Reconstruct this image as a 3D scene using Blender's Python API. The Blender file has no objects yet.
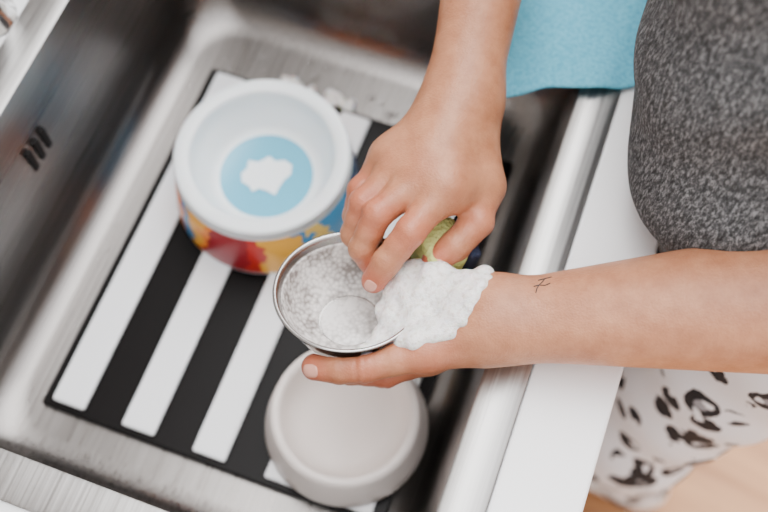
import bpy, bmesh, math, numpy as np
from mathutils import Vector, Matrix
# world units: metres. z=0 is the countertop; p runs along the front edge of the counter, q from the front edge to the wall
T=math.radians(24); ZC=.8
A=math.radians(70); ax=(math.cos(A),math.sin(A)); bx=(-math.sin(A),math.cos(A))
def S(p,q,z): return (ax[0]*p+bx[0]*q, ax[1]*p+bx[1]*q, z)
def mm(x,y,z): return (x/1000,y/1000,z/1000)
col=bpy.context.scene.collection
# ---------- materials
def mat(name,base=(.8,.8,.8),rough=.5,metal=0,sss=0,spec=None):
    m=bpy.data.materials.new(name); m.use_nodes=True
    b=m.node_tree.nodes['Principled BSDF']
    b.inputs['Base Color'].default_value=(*base,1); b.inputs['Roughness'].default_value=rough; b.inputs['Metallic'].default_value=metal
    if spec is not None: b.inputs['Specular IOR Level'].default_value=spec
    if sss:
        b.inputs['Subsurface Weight'].default_value=sss; b.inputs['Subsurface Radius'].default_value=(.012,.005,.003); b.inputs['Subsurface Scale'].default_value=.6
    return m,m.node_tree,b
def N(nt,t,**k):
    return nt.nodes.new(t)
def ramp(nt,fac,stops,interp='LINEAR'):
    r=nt.nodes.new('ShaderNodeValToRGB'); cr=r.color_ramp; cr.interpolation=interp
    while len(cr.elements)<len(stops): cr.elements.new(.5)
    for e,(p,c) in zip(cr.elements,stops): e.position=p; e.color=(*c,1)
    nt.links.new(fac,r.inputs[0]); return r.outputs[0]
def bump(nt,b,h,strength=.2,dist=.001,invert=False):
    n=N(nt,'ShaderNodeBump'); n.invert=invert; n.inputs['Strength'].default_value=strength; n.inputs['Distance'].default_value=dist
    nt.links.new(h,n.inputs['Height']); nt.links.new(n.outputs[0],b.inputs['Normal'])
def mapped(nt,c,scale=(1,1,1),rot=(0,0,0)):
    m=N(nt,'ShaderNodeMapping'); m.inputs['Scale'].default_value=scale; m.inputs['Rotation'].default_value=rot
    nt.links.new(c,m.inputs[0]); return m.outputs[0]
def coord(nt): return N(nt,'ShaderNodeTexCoord').outputs['Object']
def noise(nt,c,scale,detail=3,rough=.5):
    n=N(nt,'ShaderNodeTexNoise'); n.inputs['Scale'].default_value=scale; n.inputs['Detail'].default_value=detail; n.inputs['Roughness'].default_value=rough
    nt.links.new(c,n.inputs['Vector']); return n.outputs['Fac']
def voro(nt,c,scale,feature='F1'):
    n=N(nt,'ShaderNodeTexVoronoi'); n.feature=feature; n.inputs['Scale'].default_value=scale
    nt.links.new(c,n.inputs['Vector']); return n.outputs['Distance']
def warp(nt,c,scale,amt):
    nz=N(nt,'ShaderNodeTexNoise'); nz.inputs['Scale'].default_value=scale; nz.inputs['Detail'].default_value=2; nt.links.new(c,nz.inputs['Vector'])
    sb=N(nt,'ShaderNodeVectorMath'); sb.operation='SUBTRACT'; sb.inputs[1].default_value=(.5,.5,.5); nt.links.new(nz.outputs['Color'],sb.inputs[0])
    va=N(nt,'ShaderNodeVectorMath'); va.operation='MULTIPLY_ADD'; va.inputs[1].default_value=amt; nt.links.new(sb.outputs[0],va.inputs[0]); nt.links.new(c,va.inputs[2]); return va.outputs[0]

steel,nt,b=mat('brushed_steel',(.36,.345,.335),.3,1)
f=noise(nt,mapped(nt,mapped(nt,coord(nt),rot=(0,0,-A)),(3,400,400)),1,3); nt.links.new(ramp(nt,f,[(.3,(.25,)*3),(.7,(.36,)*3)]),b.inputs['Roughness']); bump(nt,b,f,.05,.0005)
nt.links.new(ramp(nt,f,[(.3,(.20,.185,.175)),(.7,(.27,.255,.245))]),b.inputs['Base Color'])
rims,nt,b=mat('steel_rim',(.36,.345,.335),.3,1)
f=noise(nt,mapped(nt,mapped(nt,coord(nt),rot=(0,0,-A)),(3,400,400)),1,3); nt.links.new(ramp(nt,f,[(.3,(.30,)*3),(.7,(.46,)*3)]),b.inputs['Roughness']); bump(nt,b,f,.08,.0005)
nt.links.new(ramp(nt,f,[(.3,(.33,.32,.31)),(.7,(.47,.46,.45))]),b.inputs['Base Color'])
white,nt,b=mat('white_laminate',(.94,.94,.95),.35)
cab,nt,b=mat('cabinet_paint',(.5,.5,.5),.5)
plw,nt,b=mat('white_plastic',(.84,.88,.9),.3,sss=.1)
cer,nt,b=mat('white_ceramic',(.94,.85,.80),.28)
chrome,nt,b=mat('chrome',(.8,.8,.8),.1,1)
inner_steel,nt,b=mat('polished_steel',(.45,.44,.43),.25,1)
matw,nt,b=mat('mat_white',(.90,.91,.93),.3)
matb,nt,b=mat('mat_black',(.005,.004,.004),.35,spec=.12)
wood,nt,b=mat('wood_floor',(.6,.4,.22),.4)
nt.links.new(ramp(nt,noise(nt,mapped(nt,mapped(nt,coord(nt),rot=(0,0,.5)),(1.5,14,1)),2,5),[(.3,(.33,.14,.05)),(.7,(.52,.26,.11))]),b.inputs['Base Color'])
wallm,nt,b=mat('wall_paint',(.45,.43,.41),.7)
skin,nt,b=mat('skin',(.75,.5,.38),.4,sss=.15)
c=coord(nt); f=noise(nt,c,55,7,.7)
at=N(nt,'ShaderNodeAttribute'); at.attribute_name='red'
r1=ramp(nt,f,[(.3,(.37,.14,.066)),(.7,(.54,.245,.13))])
mx=N(nt,'ShaderNodeMix'); mx.data_type='RGBA'; mx.inputs[7].default_value=(.50,.095,.05,1)
nt.links.new(at.outputs['Fac'],mx.inputs[0]); nt.links.new(r1,mx.inputs[6]); nt.links.new(mx.outputs[2],b.inputs['Base Color'])
v=voro(nt,warp(nt,c,200,(.002,.002,.002)),650); bump(nt,b,v,.45,.0006)
nail,nt,b=mat('nail',(.66,.32,.24),.12)
ink,nt,b=mat('tattoo_ink',(.015,.015,.02),.6)
knit,nt,b=mat('grey_knit',(.2,.2,.21),.9)
c=mapped(nt,coord(nt),(1,1,.35),(.5,.3,0)); f=noise(nt,c,420,4,.8)
nt.links.new(ramp(nt,f,[(.36,(.010,.010,.011)),(.5,(.065,.067,.07)),(.64,(.26,.26,.27))]),b.inputs['Base Color']); bump(nt,b,f,.6,.002)
leo,nt,b=mat('spotted_fabric',(.8,.8,.82),.8)
c=coord(nt); d=voro(nt,warp(nt,c,40,(.012,.012,.012)),25)
ring=ramp(nt,d,[(.0,(.30,.30,.33)),(.17,(.006,.006,.01)),(.46,(.86,.87,.93))],'CONSTANT')
msk=ramp(nt,noise(nt,c,42,1),[(0,(0,0,0)),(.40,(1,1,1))],'CONSTANT')
mx=N(nt,'ShaderNodeMix'); mx.data_type='RGBA'; mx.inputs[6].default_value=(.86,.87,.93,1); nt.links.new(msk,mx.inputs[0]); nt.links.new(ring,mx.inputs[7]); nt.links.new(mx.outputs[2],b.inputs['Base Color'])
teal,nt,b=mat('blue_cloth',(.16,.52,.64),.9)
c=coord(nt); f=noise(nt,c,300,3); nt.links.new(ramp(nt,f,[(.35,(.07,.36,.52)),(.65,(.13,.48,.63))]),b.inputs['Base Color']); bump(nt,b,f,.5,.0015)
spy,nt,b=mat('sponge_yellow',(.56,.60,.20),.9); bump(nt,b,voro(nt,coord(nt),300),.8,.002)
spd,nt,b=mat('scouring_pad',(.01,.015,.04),.9); bump(nt,b,noise(nt,coord(nt),600),.8,.002)
foam,nt,b=mat('soap_foam',(.93,.90,.87),.2,sss=.3)
c=coord(nt); v1=voro(nt,c,350); v2=voro(nt,c,800); ad=N(nt,'ShaderNodeMath'); ad.operation='ADD'; nt.links.new(v1,ad.inputs[0]); nt.links.new(v2,ad.inputs[1]); bump(nt,b,ad.outputs[0],.45,.0012,True)
nt.links.new(ramp(nt,noise(nt,c,260,3),[(.3,(.72,.66,.62)),(.52,(.93,.90,.88))]),b.inputs['Base Color'])
bub,nt,b=mat('bubble_film',(1,1,1),.03); b.inputs['Transmission Weight'].default_value=1; b.inputs['IOR'].default_value=1.12
wat,nt,b=mat('water',(1,1,1),.02); b.inputs['Transmission Weight'].default_value=1; b.inputs['IOR'].default_value=1.33
def filmmat(name,lo,hi):
    m,nt,b=mat(name,(.5,.5,.5),.25)
    c=coord(nt); f=noise(nt,c,38,4); v=voro(nt,c,300)
    ad=N(nt,'ShaderNodeMath'); ad.operation='MULTIPLY_ADD'; nt.links.new(v,ad.inputs[0]); ad.inputs[1].default_value=-.35; nt.links.new(f,ad.inputs[2])
    nt.links.new(ramp(nt,ad.outputs[0],[(.12,lo),(.28,tuple((lo[i]+hi[i])/2 for i in range(3))),(.45,hi)]),b.inputs['Base Color']); bump(nt,b,v,.25,.001,True); return m
film=filmmat('soapy_film',(.22,.19,.175),(.78,.74,.71)); film2=filmmat('soapy_bottom',(.45,.42,.40),(.88,.85,.83))
prt,nt,b=mat('printed_wrap',(.8,.3,.1),.3)
gr=N(nt,'ShaderNodeTexGradient'); gr.gradient_type='RADIAL'; nt.links.new(warp(nt,coord(nt),38,(.07,.07,.04)),gr.inputs[0])
nt.links.new(ramp(nt,gr.outputs['Fac'],[(0,(.8,.2,.03)),(.07,(.06,.25,.5)),(.09,(.85,.40,.05)),(.13,(.8,.22,.03)),(.15,(.28,.012,.02)),(.22,(.5,.025,.02)),(.26,(.85,.42,.04)),(.31,(.05,.25,.5)),(.33,(.8,.55,.14)),(.37,(.06,.28,.52)),(.44,(.015,.04,.1)),(.6,(.8,.2,.04)),(.8,(.06,.28,.52))],'CONSTANT'),b.inputs['Base Color'])
tealp,nt,b=mat('blue_print',(.12,.44,.61),.15)

# ---------- mesh helpers
def link(o,parent=None):
    col.objects.link(o)
    if parent: o.parent=parent
    return o
def mk(name,verts,faces,m,smooth=True,parent=None,mats=None,fm=None):
    me=bpy.data.meshes.new(name); me.from_pydata([tuple(map(float,v)) for v in verts],[],faces); me.update()
    o=bpy.data.objects.new(name,me)
    for x in (mats or [m]): me.materials.append(x)
    if fm is not None: me.polygons.foreach_set('material_index',fm)
    if smooth: me.polygons.foreach_set('use_smooth',[True]*len(me.polygons))
    return link(o,parent)
def empty(name,loc=(0,0,0)):
    o=bpy.data.objects.new(name,None); o.location=loc; return link(o)
def box_sink(name,p0,p1,q0,q1,z0,z1,m,bev=.003,parent=None):
    vs=[S(p,q,z) for z in (z0,z1) for p,q in ((p0,q0),(p1,q0),(p1,q1),(p0,q1))]
    o=mk(name,vs,[(0,1,2,3),(4,7,6,5),(0,4,5,1),(1,5,6,2),(2,6,7,3),(3,7,4,0)],m,False,parent)
    bm=bmesh.new(); bm.from_mesh(o.data); bmesh.ops.recalc_face_normals(bm,faces=bm.faces); bm.to_mesh(o.data); bm.free()
    if bev:
        md=o.modifiers.new('b','BEVEL'); md.width=bev; md.segments=3
    return o
def lathe(name,prof,m,n=96,parent=None,mats=None,pm=None,loc=(0,0,0),rot=None):
    vs=[];fs=[];fm=[]
    for r,z in prof:
        for i in range(n):
            a=2*math.pi*i/n; vs.append((r*math.cos(a),r*math.sin(a),z))
    for j in range(len(prof)-1):
        for i in range(n):
            i2=(i+1)%n; fs.append((j*n+i,j*n+i2,(j+1)*n+i2,(j+1)*n+i)); fm.append(pm[j] if pm else 0)
    o=mk(name,vs,fs,m,True,parent,mats,fm if pm else None); o.location=loc
    if rot: o.rotation_euler=rot
    return o
def rrect(p0,p1,q0,q1,r,k=8):
    out=[]
    for cp,cq,a0 in ((p1-r,q1-r,0),(p0+r,q1-r,90),(p0+r,q0+r,180),(p1-r,q0+r,270)):
        for i in range(k+1):
            a=math.radians(a0+90*i/k); out.append((cp+r*math.cos(a),cq+r*math.sin(a)))
    return out
# ---------- sink
P0,P1,Q0,Q1=.085,.668,.015,.48
rings=[]
def R(ex,z,r): rings.append([S(p,q,z) for p,q in rrect(P0-ex,P1+ex,Q0-ex,Q1+ex,r)])
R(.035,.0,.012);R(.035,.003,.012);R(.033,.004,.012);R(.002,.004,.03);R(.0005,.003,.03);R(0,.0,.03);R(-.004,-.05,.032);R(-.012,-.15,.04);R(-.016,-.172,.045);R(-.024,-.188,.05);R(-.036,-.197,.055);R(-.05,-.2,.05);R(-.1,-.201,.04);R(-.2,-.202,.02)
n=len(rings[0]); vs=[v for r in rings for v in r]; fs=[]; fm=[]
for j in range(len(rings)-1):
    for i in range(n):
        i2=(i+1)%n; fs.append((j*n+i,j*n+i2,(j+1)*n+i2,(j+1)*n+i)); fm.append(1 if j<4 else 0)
fs.append(tuple((len(rings)-1)*n+i for i in range(n))); fm.append(0)
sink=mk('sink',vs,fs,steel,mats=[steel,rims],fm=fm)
md=sink.modifiers.new('s','EDGE_SPLIT'); md.split_angle=math.radians(35)
for i,dp in enumerate((0,.013,.026)):
    box_sink('overflow_slot_%d'%(i+1),.34+dp,.347+dp,Q1-.009,Q1-.004,-.085,-.055,matb,.001,sink)
ct=empty('countertop')
e=.0352
box_sink('front_strip',-1,1.6,-.088,Q0-e,-.035,0,white,.003,ct)
box_sink('back_strip',-1,1.6,Q1+e,.618,-.035,0,white,.002,ct)
box_sink('side_near',-1,P0-e,Q0-e,Q1+e,-.035,0,white,.0,ct)
box_sink('side_far',P1+e,1.6,Q0-e,Q1+e,-.035,0,white,.0,ct)
cb=empty('cabinet')
box_sink('front_panel',-1,1.6,-.07,-.05,-.8,-.036,cab,.002,cb)
box_sink('toe_kick',-1,1.6,-.03,-.01,-.9,-.8,cab,.0,cb)
mk('floor',[S(-2.5,-3,-.9),S(3,-3,-.9),S(3,.65,-.9),S(-2.5,.65,-.9)],[(0,3,2,1)],wood,False)
box_sink('wall_back',-2.5,3,.62,.66,-.9,1.8,wallm,0)
mt=empty('sink_mat')
G0,G1=.158,.565
box_sink('base_tray',G0,G1,.06,.408,-.1985,-.193,matb,.002,mt)
qq=.398
for i in range(5):
    if qq-.034<.06: break
    box_sink('slat_%d'%(i+1),G0+.006,G1-.006,qq-.034,qq,-.1925,-.186,matw,.003,mt); qq-=.073
fc=empty('faucet')
def tube(name,pts,r,m,parent,fill=True):
    cu=bpy.data.curves.new(name,'CURVE'); cu.dimensions='3D'; cu.bevel_depth=1; cu.bevel_resolution=6; cu.use_fill_caps=True
    sp=cu.splines.new('POLY'); sp.points.add(len(pts)-1)
    for i,p in enumerate(pts):
        sp.points[i].co=(*p,1); sp.points[i].radius=r if not hasattr(r,'__len__') else r[i]
    cu.materials.append(m); o=bpy.data.objects.new(name,cu); return link(o,parent)
tube('body',[S(.435,.543,0),S(.435,.543,.004),S(.435,.543,.006),S(.435,.543,.09)],[.028,.028,.022,.022],chrome,fc)
tube('spout',[S(.435,.543,.09),S(.45,.55,.2),S(.52,.555,.29),S(.62,.555,.3),S(.68,.555,.26),S(.69,.555,.2)],.012,chrome,fc)
tube('lever',[S(.435,.543,.06),S(.405,.53,.075),S(.38,.525,.08)],[.008,.007,.006],chrome,fc)
# ---------- bowls
zb=-.1858
prof=[(0,.001),(.09,.001),(.095,.0),(.0955,.004),(.088,.064),(.085,.066),(.087,.068),(.087,.074),(.0855,.0765),(.083,.077),(.0735,.077),(.0712,.0755),(.0703,.072),(.068,.058),(.0665,.056),(.058,.037),(.052,.033),(.0475,.032),(.0,.032)]
pm=[0,0,0,1]+[0]*12+[0,2]
pet=lathe('printed_pet_bowl',prof,plw,parent=None,mats=[plw,prt,tealp],pm=pm,loc=(-.119,.514,zb))
cat=[(-27,2),(-21,9),(-20,18),(-9,16),(2,23),(9,17),(19,18),(27,12),(26,1),(19,-6),(15,-13),(10,-24),(2,-19),(-7,-16),(-14,-20),(-18,-13),(-26,-8)]
mk('cat_print',[(x*.00095,y*.00095,.0328) for x,y in cat],[tuple(range(len(cat)))],plw,False,pet)
prof=[(0,.0),(.070,.0),(.076,.003),(.077,.006),(.074,.02),(.069,.04),(.0675,.048),(.065,.0505),(.062,.051),(.0595,.0495),(.058,.045),(.054,.03),(.047,.02),(.036,.0145),(.0,.0135)]
lathe('ceramic_pet_bowl',prof,cer,loc=(-.035,.263,zb))
bc=(-.0276,.3135,.03); tilt=math.radians(-15)
prof=[(0,-.042),(.03,-.042),(.036,-.040),(.046,-.03),(.053,-.012),(.0555,-.001),(.058,.0),(.0592,.001),(.0585,.0022),(.0565,.002),(.0545,-.001),(.052,-.012),(.045,-.029),(.035,-.0385),(.029,-.0405),(0,-.0405)]
hb=lathe('steel_pet_bowl',prof,inner_steel,loc=bc,rot=(tilt,0,0))
lathe('soapy_film',[(.0250,-.0402),(.0258,-.0378),(.029,-.0370),(.035,-.0355),(.0445,-.0272),(.0503,-.013),(.0520,-.007),(.0528,-.0055),(.0532,-.0065)],film,parent=hb)
lathe('soapy_bottom',[(0,-.0398),(.0235,-.0398),(.0242,-.0402)],film2,parent=hb)
# ---------- SDF
def cone(P,a,b,r1,r2):
    a=np.array(a,np.float32); b=np.array(b,np.float32); ab=b-a; L=float(ab@ab)+1e-12
    t=np.clip(((P-a)@ab)/L,0,1); d=P-(a+t[:,None]*ab)
    return np.sqrt((d*d).sum(1))-(r1+t*(r2-r1))
def smin(a,b,k):
    h=np.maximum(k-np.abs(a-b),0)/k
    return np.minimum(a,b)-h*h*k*.25
def chain(P,pts,k=.003):
    d=None
    q=[pts[0]]
    for (a,ra),(b_,rb) in zip(pts[:-1],pts[1:]):
        if k<.01: q.append((tuple((a[i]+b_[i])/2 for i in range(3)),(ra+rb)/2*.94))
        q.append((b_,rb))
    for (a,ra),(b_,rb) in zip(q[:-1],q[1:]):
        x=cone(P,a,b_,ra,rb); d=x if d is None else smin(d,x,k)
    return d
def bowlcut(P):
    q=P-np.array(bc,np.float32); c_,s_=math.cos(-tilt),math.sin(-tilt)
    y=q[:,1]*c_-q[:,2]*s_; z=q[:,1]*s_+q[:,2]*c_
    r=np.sqrt(q[:,0]**2+y*y)
    ro=np.interp(z,[-.042,-.040,-.03,-.012,-.001,.001,.003],[.033,.037,.0475,.0545,.057,.060,.060])
    return np.maximum(np.maximum(r-ro,z-.0035),-.043-z)
def nets(func,lo,hi,h):
    lo=np.array(lo);hi=np.array(hi); n=np.ceil((hi-lo)/h).astype(int)+1
    F=np.empty(tuple(n),np.float32)
    ys,zs=np.meshgrid(lo[1]+h*np.arange(n[1]),lo[2]+h*np.arange(n[2]),indexing='ij')
    xs=lo[0]+h*np.arange(n[0]); step=16
    for i in range(0,n[0],step):
        xx=xs[i:i+step]; P=np.empty((len(xx),n[1],n[2],3),np.float32)
        P[...,0]=xx[:,None,None];P[...,1]=ys;P[...,2]=zs
        F[i:i+step]=func(P.reshape(-1,3)).reshape(len(xx),n[1],n[2])
    c=[(i,j,k) for i in (0,1) for j in (0,1) for k in (0,1)]
    sl=lambda o:F[o[0]:n[0]-1+o[0],o[1]:n[1]-1+o[1],o[2]:n[2]-1+o[2]]
    neg=sum((sl(o)<0).astype(np.int8) for o in c); act=(neg>0)&(neg<8)
    I=np.argwhere(act); idx=-np.ones(act.shape,np.int64); idx[act]=np.arange(len(I))
    s=np.zeros((len(I),3));cnt=np.zeros(len(I))
    for o in c:
        for ax_ in range(3):
            if o[ax_]==0:
                o2=list(o);o2[ax_]=1
                a=F[I[:,0]+o[0],I[:,1]+o[1],I[:,2]+o[2]];b_=F[I[:,0]+o2[0],I[:,1]+o2[1],I[:,2]+o2[2]]
                m=(a<0)!=(b_<0); t=np.where(m,a/np.where(a==b_,1,a-b_),0)
                pos=np.tile(np.array(o,float),(len(I),1)); pos[:,ax_]+=t
                s+=pos*m[:,None];cnt+=m
    V=lo+h*(I+s/cnt[:,None])
    quads=[]
    for ax_ in range(3):
        u,w=[(1,2),(2,0),(0,1)][ax_]
        a=F.take(range(0,n[ax_]-1),axis=ax_)<0; b_=F.take(range(1,n[ax_]),axis=ax_)<0
        E=np.argwhere(a!=b_); E=E[(E[:,u]>0)&(E[:,w]>0)&(E[:,u]<n[u]-1)&(E[:,w]<n[w]-1)]
        flip=a[E[:,0],E[:,1],E[:,2]]
        def g(du,dw):
            e2=E.copy();e2[:,u]-=du;e2[:,w]-=dw; return idx[e2[:,0],e2[:,1],e2[:,2]]
        q=np.stack([g(1,1),g(0,1),g(0,0),g(1,0)],1)
        q[~flip]=q[~flip][:,::-1]
        quads.append(q)
    return V,np.concatenate(quads)
def sdfobj(name,func,lo,hi,h,m,parent=None,reds=None):
    V,Q=nets(func,lo,hi,h)
    o=mk(name,V.tolist(),Q.tolist(),m,True,parent)
    if reds is not None:
        r=np.zeros(len(V))
        for p,rad,amt in reds: r=np.maximum(r,amt*np.exp(-((V-np.array(p))**2).sum(1)/rad**2))
        at=o.data.attributes.new('red','FLOAT','POINT'); at.data.foreach_set('value',r.astype(np.float32))
    return o
def hand(P,palm,fingers,kp=.010,kf=.0015,creases=()):
    dp=None
    for a,b_,r1,r2 in palm:
        x=cone(P,a,b_,r1,r2); dp=x if dp is None else smin(dp,x,.022)
    out=dp
    for f in fingers:
        out=smin(out,smin(dp,chain(P,f),kp),kf)
    for cpt,dr,w,Rr,dep in creases:
        q=P-np.array(cpt,np.float32); al=q@np.array(dr,np.float32)
        out=out+dep*np.exp(-(al/w)**2-(q*q).sum(1)/Rr**2)
    return out
def crease_at(f,j,t,w=.0013,Rr=.018,dep=.0012):
    a=np.array(f[j][0]);b_=np.array(f[j+1][0]); d=b_-a; L=np.linalg.norm(d); return (tuple(a+d*t),tuple(d/L),w,Rr,dep)
person=empty('person')
def wp(*l): return [(mm(x,y,z),r/1000) for x,y,z,r in l]
off=lambda p,d:(p[0]+d[0],p[1]+d[1],p[2]+d[2])
# left hand: index, middle, ring, little, thumb (joint positions and radii in mm)
Lw=mm(83,286,35); Le=(.335,.279,.095)
Lf=[wp((36,271,-2,13.5),(1,259,-12,11.2),(-27,263,-20,10.2),(-45,279,-22,9)),
    wp((32,292,-14,13.5),(-11,291,-26,11.2),(-40,297,-28,10.2),(-57,304,-24,9)),
    wp((36,311,-16,13),(-5,317,-28,10.8),(-33,323,-30,9.8),(-50,327,-28,8.8)),
    wp((45,324,-4,12),(15,338,-22,9.8),(-3,344,-26,9),(-17,348,-27,8)),
    wp((72,278,30,18),(32,264,30,15),(-14,252.5,26,12.2),(-34,253,22,12.4),(-53,255,18,10.5))]
Lp=[(Lw,Lf[0][0][0],.018,.014),(Lw,Lf[1][0][0],.017,.0145),(Lw,Lf[2][0][0],.017,.0145),(mm(80,301,35),Lf[3][0][0],.016,.0135),
    (Lw,Lf[4][1][0],.019,.015),
    (off(Lw,(0,.009,0)),off(Le,(0,.012,0)),.0196,.046),(off(Lw,(0,-.009,0)),off(Le,(0,-.010,-.0)),.0200,.045)]
cl_=[crease_at(Lf[4],2,-.1),crease_at(Lf[4],2,.25),crease_at(Lf[4],1,.88,dep=.0008),crease_at(Lf[0],1,.0),crease_at(Lf[0],2,0.)]
lf=lambda P:np.maximum(hand(P,Lp,Lf,creases=cl_),.0006-bowlcut(P))
reds=[(Lf[4][2][0],.016,.6),(Lf[4][4][0],.016,.9),(Lf[4][1][0],.025,.45),(Lf[0][1][0],.025,.7)]
la=sdfobj('left_forearm_and_hand',lf,(-.085,.20,-.055),(.37,.40,.16),.0015,skin,person,reds)
# right hand
Rw=mm(64,470,60); Re=(.115,.73,.15)
Rf=[wp((48,386,64,14.5),(20,347,66,12),(2,329,50,11.2),(-8,320,34,9.8)),
    wp((30,393,66,14.5),(-5,363,64,11.8),(-17,344,42,10.8),(-7,334,22,9)),
    wp((14,406,58,14),(-16,378,54,11.6),(-24,361,32,10.6),(-11,350,15,9)),
    wp((6,422,46,13),(-19,397,38,10.6),(-24,383,20,9.6),(-13,370,10,8)),
    wp((76,446,50,16),(78,397,45,15),(74,366,44,12.6),(56,349,36,12.4),(40,339,30,10.5))]
Rp=[(Rw,Rf[i][0][0],.0175,r) for i,r in ((0,.0150),(1,.0150),(2,.0145))]+[(off(Rw,(-.006,0,-.006)),Rf[3][0][0],.0165,.0135),(off(Rw,(.006,0,-.006)),Rf[4][1][0],.0165,.0150),
    (Rf[0][0][0],Rf[3][0][0],.0125,.0115),(Rf[4][1][0],Rf[0][0][0],.010,.010),
    (off(Rw,(.009,0,0)),off(Re,(.008,0,0)),.0180,.035),(off(Rw,(-.009,0,0)),off(Re,(-.008,0,0)),.0180,.035)]
cr_=[]
for fi in (0,1,2):
    cr_+= [crease_at(Rf[fi],0,t,.0013,.010,.0013) for t in (.86,.97)]+[crease_at(Rf[fi],1,t,.0013,.010,.0013) for t in (.12,)]
    cr_+= [crease_at(Rf[fi],2,t,.0011,.009,.0010) for t in (-.15,.06)]
cr_+= [crease_at(Rf[4],2,t,.0012,.011,.0012) for t in (-.0,.14)]
rf=lambda P:hand(P,Rp,Rf,creases=cr_)
reds=[(Rf[i][1][0],.018,.65) for i in range(4)]+[(Rf[i][0][0],.017,.35) for i in range(3)]+[(Rf[0][3][0],.018,.95),(Rf[4][4][0],.018,.8),(Rf[4][2][0],.017,.5)]
ra=sdfobj('right_forearm_and_hand',rf,(-.06,.29,-.02),(.18,.78,.20),.0015,skin,person,reds)
sL=S(.47,-.17,.40); sR=S(.80,-.15,.42)
sdfobj('left_upper_arm',lambda P:cone(P,Le,sL,.045,.047),(.2,.2,.03),(.42,.45,.46),.005,skin,person)
sdfobj('right_upper_arm',lambda P:cone(P,Re,sR,.037,.045),(.05,.6,.08),(.5,.82,.5),.005,skin,person)
def torso(P):
    d=None
    rows=[(-.12,-.215,.585,.175,.09),(0,-.183,.572,.19,.085),(.10,-.136,.592,.19,.095),(.25,-.118,.625,.18,.10),(.36,-.13,.64,.17,.09),(.42,-.15,.64,.17,.06)]
    for i in range(len(rows)-1):
        z0,q0,p0,w0,r0=rows[i]; z1,q1,p1,w1,r1=rows[i+1]
        for sg in (-1,-.33,.33,1):
            x=cone(P,S(p0+sg*(w0-r0*.9),q0,z0),S(p1+sg*(w1-r1*.9),q1,z1),r0,r1); d=x if d is None else smin(d,x,.05)
    for e_,s_ in ((Le,sL),(Re,sR)):
        m_=[s_[i]+.6*(e_[i]-s_[i]) for i in range(3)]
        d=smin(d,cone(P,s_,m_,.06,.055),.04)
    d=smin(d,cone(P,S(.63,-.15,.44),S(.63,-.15,.5),.06,.05),.05)
    w=.004*np.sin(P[:,2]*40+P[:,1]*25)+.003*np.sin(P[:,0]*70-P[:,2]*55)
    d=d+w
    return np.maximum(d,-.04-P[:,2])
sdfobj('sweater',torso,(.02,.2,-.2),(.62,.95,.6),.007,knit,person)
def pants(P):
    d=None
    for hp,kp_,ft in ((.46,.435,.47),(.68,.70,.70)):
        x=chain(P,[(S(hp,-.24,-.08),.095),(S(kp_,-.17,-.5),.074),(S(ft,-.24,-.84),.052)],.05)
        d=x if d is None else smin(d,x,.03)
    d=smin(d,cone(P,S(.50,-.24,-.05),S(.67,-.24,-.05),.11,.11),.04)
    return d+.003*np.sin(P[:,2]*50+P[:,0]*30)
sdfobj('pants',pants,(.1,.2,-.9),(.75,.95,.08),.009,leo,person)
for i,fp in enumerate((.47,.70)):
    sdfobj('shoe_%d'%(i+1),lambda P:np.maximum(smin(cone(P,S(fp,-.26,-.865),S(fp,-.10,-.875),.04,.032),cone(P,S(fp,-.24,-.865),S(fp,-.24,-.82),.04,.045),.02),-.899-P[:,2]),(S(fp,-.1,0)[0]-.15,S(fp,-.1,0)[1]-.2,-.93),(S(fp,-.1,0)[0]+.3,S(fp,-.1,0)[1]+.15,-.75),.007,white,person)
bpy.context.view_layer.update()
def snapz(o,x,y,lift=.0002):
    ok,l,nn,_=o.ray_cast(Vector((x,y,.4)),Vector((0,0,-1))); return (l+nn*lift,nn) if ok else None
for i,pts in enumerate([[(112,295),(113,298.5),(115,302),(118,305),(120,308)],[(111,301),(115,302),(119,301),(123,302.5)],[(115,307),(120,308),(125,309)]]):
    pp=[]
    for x,y in pts:
        q=snapz(la,x/1000,y/1000)
        if q: pp.append(tuple(q[0]))
    if len(pp)>1: tube('tattoo_%d'%(i+1),pp,.0004,ink,person)
def nailpatch(name,o,c,n,d,L,Wd):
    c=Vector(c);n=Vector(n).normalized();d=Vector(d); d=(d-n*d.dot(n)).normalized(); t=n.cross(d)
    vs=[];fs=[];K=11
    for i in range(K):
        for j in range(K):
            a=2*i/(K-1)-1;b_=2*j/(K-1)-1
            sc=1/max(1e-6,(abs(a)**2.6+abs(b_)**2.6)**(1/2.6))*max(abs(a),abs(b_)) if (a or b_) else 1
            p=c+d*(a*sc*L/2)+t*(b_*sc*Wd/2)+n*.03
            ok,l,nn,_=o.ray_cast(p,-n)
            edge=max(abs(a),abs(b_))
            vs.append(l+n*(.0006 if edge<.99 else -.0006))
    for i in range(K-1):
        for j in range(K-1): fs.append((i*K+j,i*K+j+1,(i+1)*K+j+1,(i+1)*K+j))
    ob=mk(name,vs,fs,nail,True,person); md=ob.modifiers.new('s','SUBSURF'); md.levels=1; md.render_levels=2
def dirv(f,j): 
    a=np.array(f[j][0]);b_=np.array(f[j+1][0]); return tuple(b_-a)
try:
    tp=Lf[4][4][0]; nailpatch('left_thumb_nail',la,off(tp,(-.001,-.002,.0)),(-.25,-.45,.85),dirv(Lf[4],3),.0145,.0125)
    ip=Rf[0][3][0]; nailpatch('right_index_nail',ra,ip,(-.3,-.75,.6),dirv(Rf[0],2),.012,.011)
    tp=Rf[4][4][0]; nailpatch('right_thumb_nail',ra,tp,(.2,-.75,.6),dirv(Rf[4],3),.013,.012)
except Exception as ex: print(ex)
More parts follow.
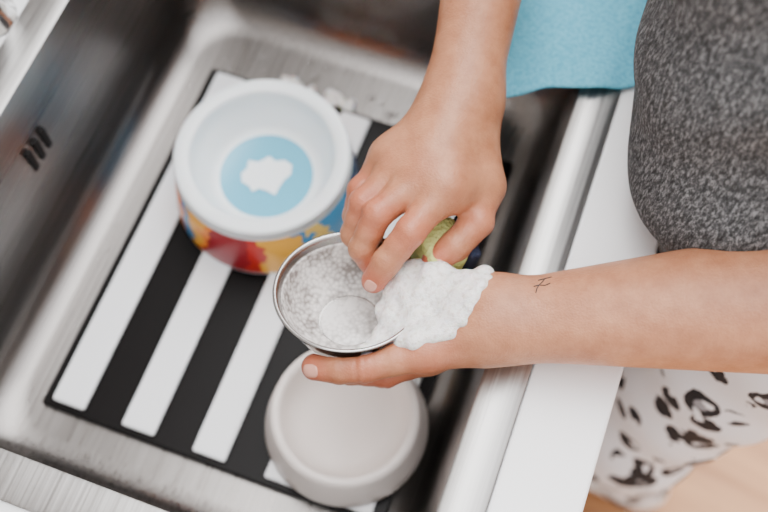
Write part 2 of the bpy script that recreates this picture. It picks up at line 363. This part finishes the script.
# sponge
sp=empty('sponge')
def slab(name,L,Wd,H,zc,m):
    bm=bmesh.new(); bmesh.ops.create_cube(bm,size=1)
    for v in bm.verts: v.co=Vector((v.co.x*L,v.co.y*Wd,v.co.z*H+zc))
    bmesh.ops.bevel(bm,geom=bm.edges[:],offset=min(H*.4,.006),segments=4,profile=.6,affect='EDGES')
    me=bpy.data.meshes.new(name); bm.to_mesh(me); bm.free(); me.materials.append(m); me.polygons.foreach_set('use_smooth',[True]*len(me.polygons))
    return link(bpy.data.objects.new(name,me),sp)
slab('foam_layer',.045,.040,.034,0,spy); slab('scouring_layer',.045,.040,.011,-.0225,spd)
sp.location=mm(42,352,16); sp.rotation_euler=(math.radians(0),math.radians(-78),math.radians(18))
# foam
rng=np.random.default_rng(3)
def foamf(blobs,k=.003):
    def f(P):
        d=None
        for c_,r in blobs:
            q=P-np.array(c_,np.float32); x=np.sqrt((q*q).sum(1))-r
            d=x if d is None else smin(d,x,k)
        return d
    return f
bl=[]; bubs=[]
for x,y,z,r in [(15,312,22,15),(32,305,28,18),(48,308,34,17),(28,288,28,16),(13,283,22,14),(44,290,33,15),(58,312,40,13),(24,328,24,14),(-5,271,22,8),(8,298,18,14),(39,322,32,14),(66,313,46,8),(-15,265,26,4),(52,299,40,13),(62,301,44,9),(4,280,20,10)]:
    c_=np.array(mm(x,y,z)); r/=1000; bl.append((c_,r))
    for k in range(9):
        d_=rng.normal(size=3); d_/=np.linalg.norm(d_); d_[2]=abs(d_[2]); bl.append((c_+d_*r*.88,r*rng.uniform(.14,.30)))
        if k<4: bubs.append((c_+d_*r*1.0,rng.uniform(.0010,.0028)))
poly=[(-7,269),(1,305),(17,338),(44,338),(68,324),(82,328),(78,308),(66,290),(56,270),(24,264)]
def inside(x,y):
    c_=False; j=len(poly)-1; dm=1e9
    for i in range(len(poly)):
        xi,yi=poly[i]; xj,yj=poly[j]
        if (yi>y)!=(yj>y) and x<(xj-xi)*(y-yi)/(yj-yi)+xi: c_=not c_
        ex,ey=xj-xi,yj-yi; t=max(0,min(1,((x-xi)*ex+(y-yi)*ey)/(ex*ex+ey*ey))); dm=min(dm,math.hypot(x-xi-t*ex,y-yi-t*ey)); j=i
    return c_,dm
k=0
while k<190:
    x=rng.uniform(-10,84); y=rng.uniform(262,340); ok,dm=inside(x,y)
    if not ok: continue
    k+=1
    q=snapz(la,x/1000,y/1000)
    if q is None or q[0].z<.012: continue
    l,nn=q; r=(.0032+.0030*min(1,dm/9))*rng.uniform(.85,1.15)
    bl.append((np.array(l)-np.array(nn)*r*.45,r))
    if k%3==0: bubs.append((np.array(l)+np.array(nn)*r*.5,rng.uniform(.0010,.0022)))
ce=np.array([b_[0] for b_ in bl])
so=sdfobj('soap_foam',foamf(bl,.006),ce.min(0)-.02,ce.max(0)+.02,.0012,foam)
def spheres(name,lst,m,parent=None,flat=1):
    bm=bmesh.new()
    for c_,r in lst: bmesh.ops.create_icosphere(bm,subdivisions=2,radius=r,matrix=Matrix.Translation(Vector(c_))@Matrix.Diagonal((1,1,flat,1)))
    me=bpy.data.meshes.new(name); bm.to_mesh(me); bm.free(); me.materials.append(m); me.polygons.foreach_set('use_smooth',[True]*len(me.polygons)); return link(bpy.data.objects.new(name,me),parent)
spheres('bubbles',bubs,bub,so)
bl=[]
for k in range(36):
    t=rng.uniform(0,1); bl.append((np.array((-.112+.080*t+rng.uniform(-.006,.006),.652-.028*t+rng.uniform(-.010,.010),-.199)),rng.uniform(.002,.0065)))
ce=np.array([b_[0] for b_ in bl]); sdfobj('soap_suds',foamf(bl),ce.min(0)-.02,ce.max(0)+.02,.0016,foam)
dr=[]
for k in range(90):
    p=rng.uniform(.57,.625); q=rng.uniform(.08,.43); dr.append((S(p,q,-.2005),rng.uniform(.001,.0045)))
for k in range(30):
    p=rng.uniform(.14,.62); q=rng.uniform(.412,.43); dr.append((S(p,q,-.2003),rng.uniform(.001,.003)))
spheres('water_droplets',dr,wat,sink,.45)
# cloth draped over the rim of the sink
g=[];fs=[];nu,nv=40,40
c00=mm(90,509,12);c10=mm(232,517,12);c11=mm(292,733,12);c01=mm(82,733,12)
for j in range(nv):
    for i in range(nu):
        s=i/(nu-1);t=j/(nv-1)
        x=(1-s)*(1-t)*c00[0]+s*(1-t)*c10[0]+s*t*c11[0]+(1-s)*t*c01[0]; y=(1-s)*(1-t)*c00[1]+s*(1-t)*c10[1]+s*t*c11[1]+(1-s)*t*c01[1]
        q=-.94*x+.342*y; z=.012+.004*math.sin(x*60+y*20)+.002*math.sin(x*140-y*60)-max(0,q-.02)*.3
        y+= .005*math.sin(s*7)*(1-t)
        g.append((x,y,z))
for j in range(nv-1):
    for i in range(nu-1): fs.append((j*nu+i,j*nu+i+1,(j+1)*nu+i+1,(j+1)*nu+i))
cl=mk('dish_cloth',g,fs,teal); md=cl.modifiers.new('t','SOLIDIFY'); md.thickness=.003; md=cl.modifiers.new('s','SUBSURF'); md.levels=1;md.render_levels=1

# ---------- light
w=bpy.data.worlds.new('world'); bpy.context.scene.world=w; w.use_nodes=True; nt=w.node_tree; bg=nt.nodes['Background']
tc=nt.nodes.new('ShaderNodeTexCoord'); dt=nt.nodes.new('ShaderNodeVectorMath'); dt.operation='DOT_PRODUCT'; dt.inputs[1].default_value=tuple(Vector((-.35,.60,.72)).normalized())
nt.links.new(tc.outputs['Generated'],dt.inputs[0])
r=ramp(nt,dt.outputs['Value'],[(0,(.08,.075,.07)),(.55,(.29,.29,.30)),(.86,(.8,.8,.8)),(1,(1.5,1.5,1.5))]); nt.links.new(r,bg.inputs[0]); bg.inputs[1].default_value=14
def area(name,loc,tgt,size,power,c_):
    l=bpy.data.lights.new(name,'AREA'); l.size=size; l.energy=power; l.color=c_
    o=bpy.data.objects.new(name,l); o.location=loc; o.rotation_euler=(Vector(tgt)-Vector(loc)).to_track_quat('-Z','Y').to_euler(); return link(o)
area('window_light',(-1.1,1.5,1.5),(0,.4,0),1.2,320,(1,.98,.95))
# ---------- camera
cam=bpy.data.cameras.new('camera'); co=bpy.data.objects.new('camera',cam); link(co)
co.location=(0,0,ZC); co.rotation_euler=(T,0,0); cam.sensor_width=36; cam.lens=50.0
cam.dof.use_dof=True; cam.dof.focus_distance=.80; cam.dof.aperture_fstop=3.2; cam.clip_start=.01
bpy.context.scene.camera=co
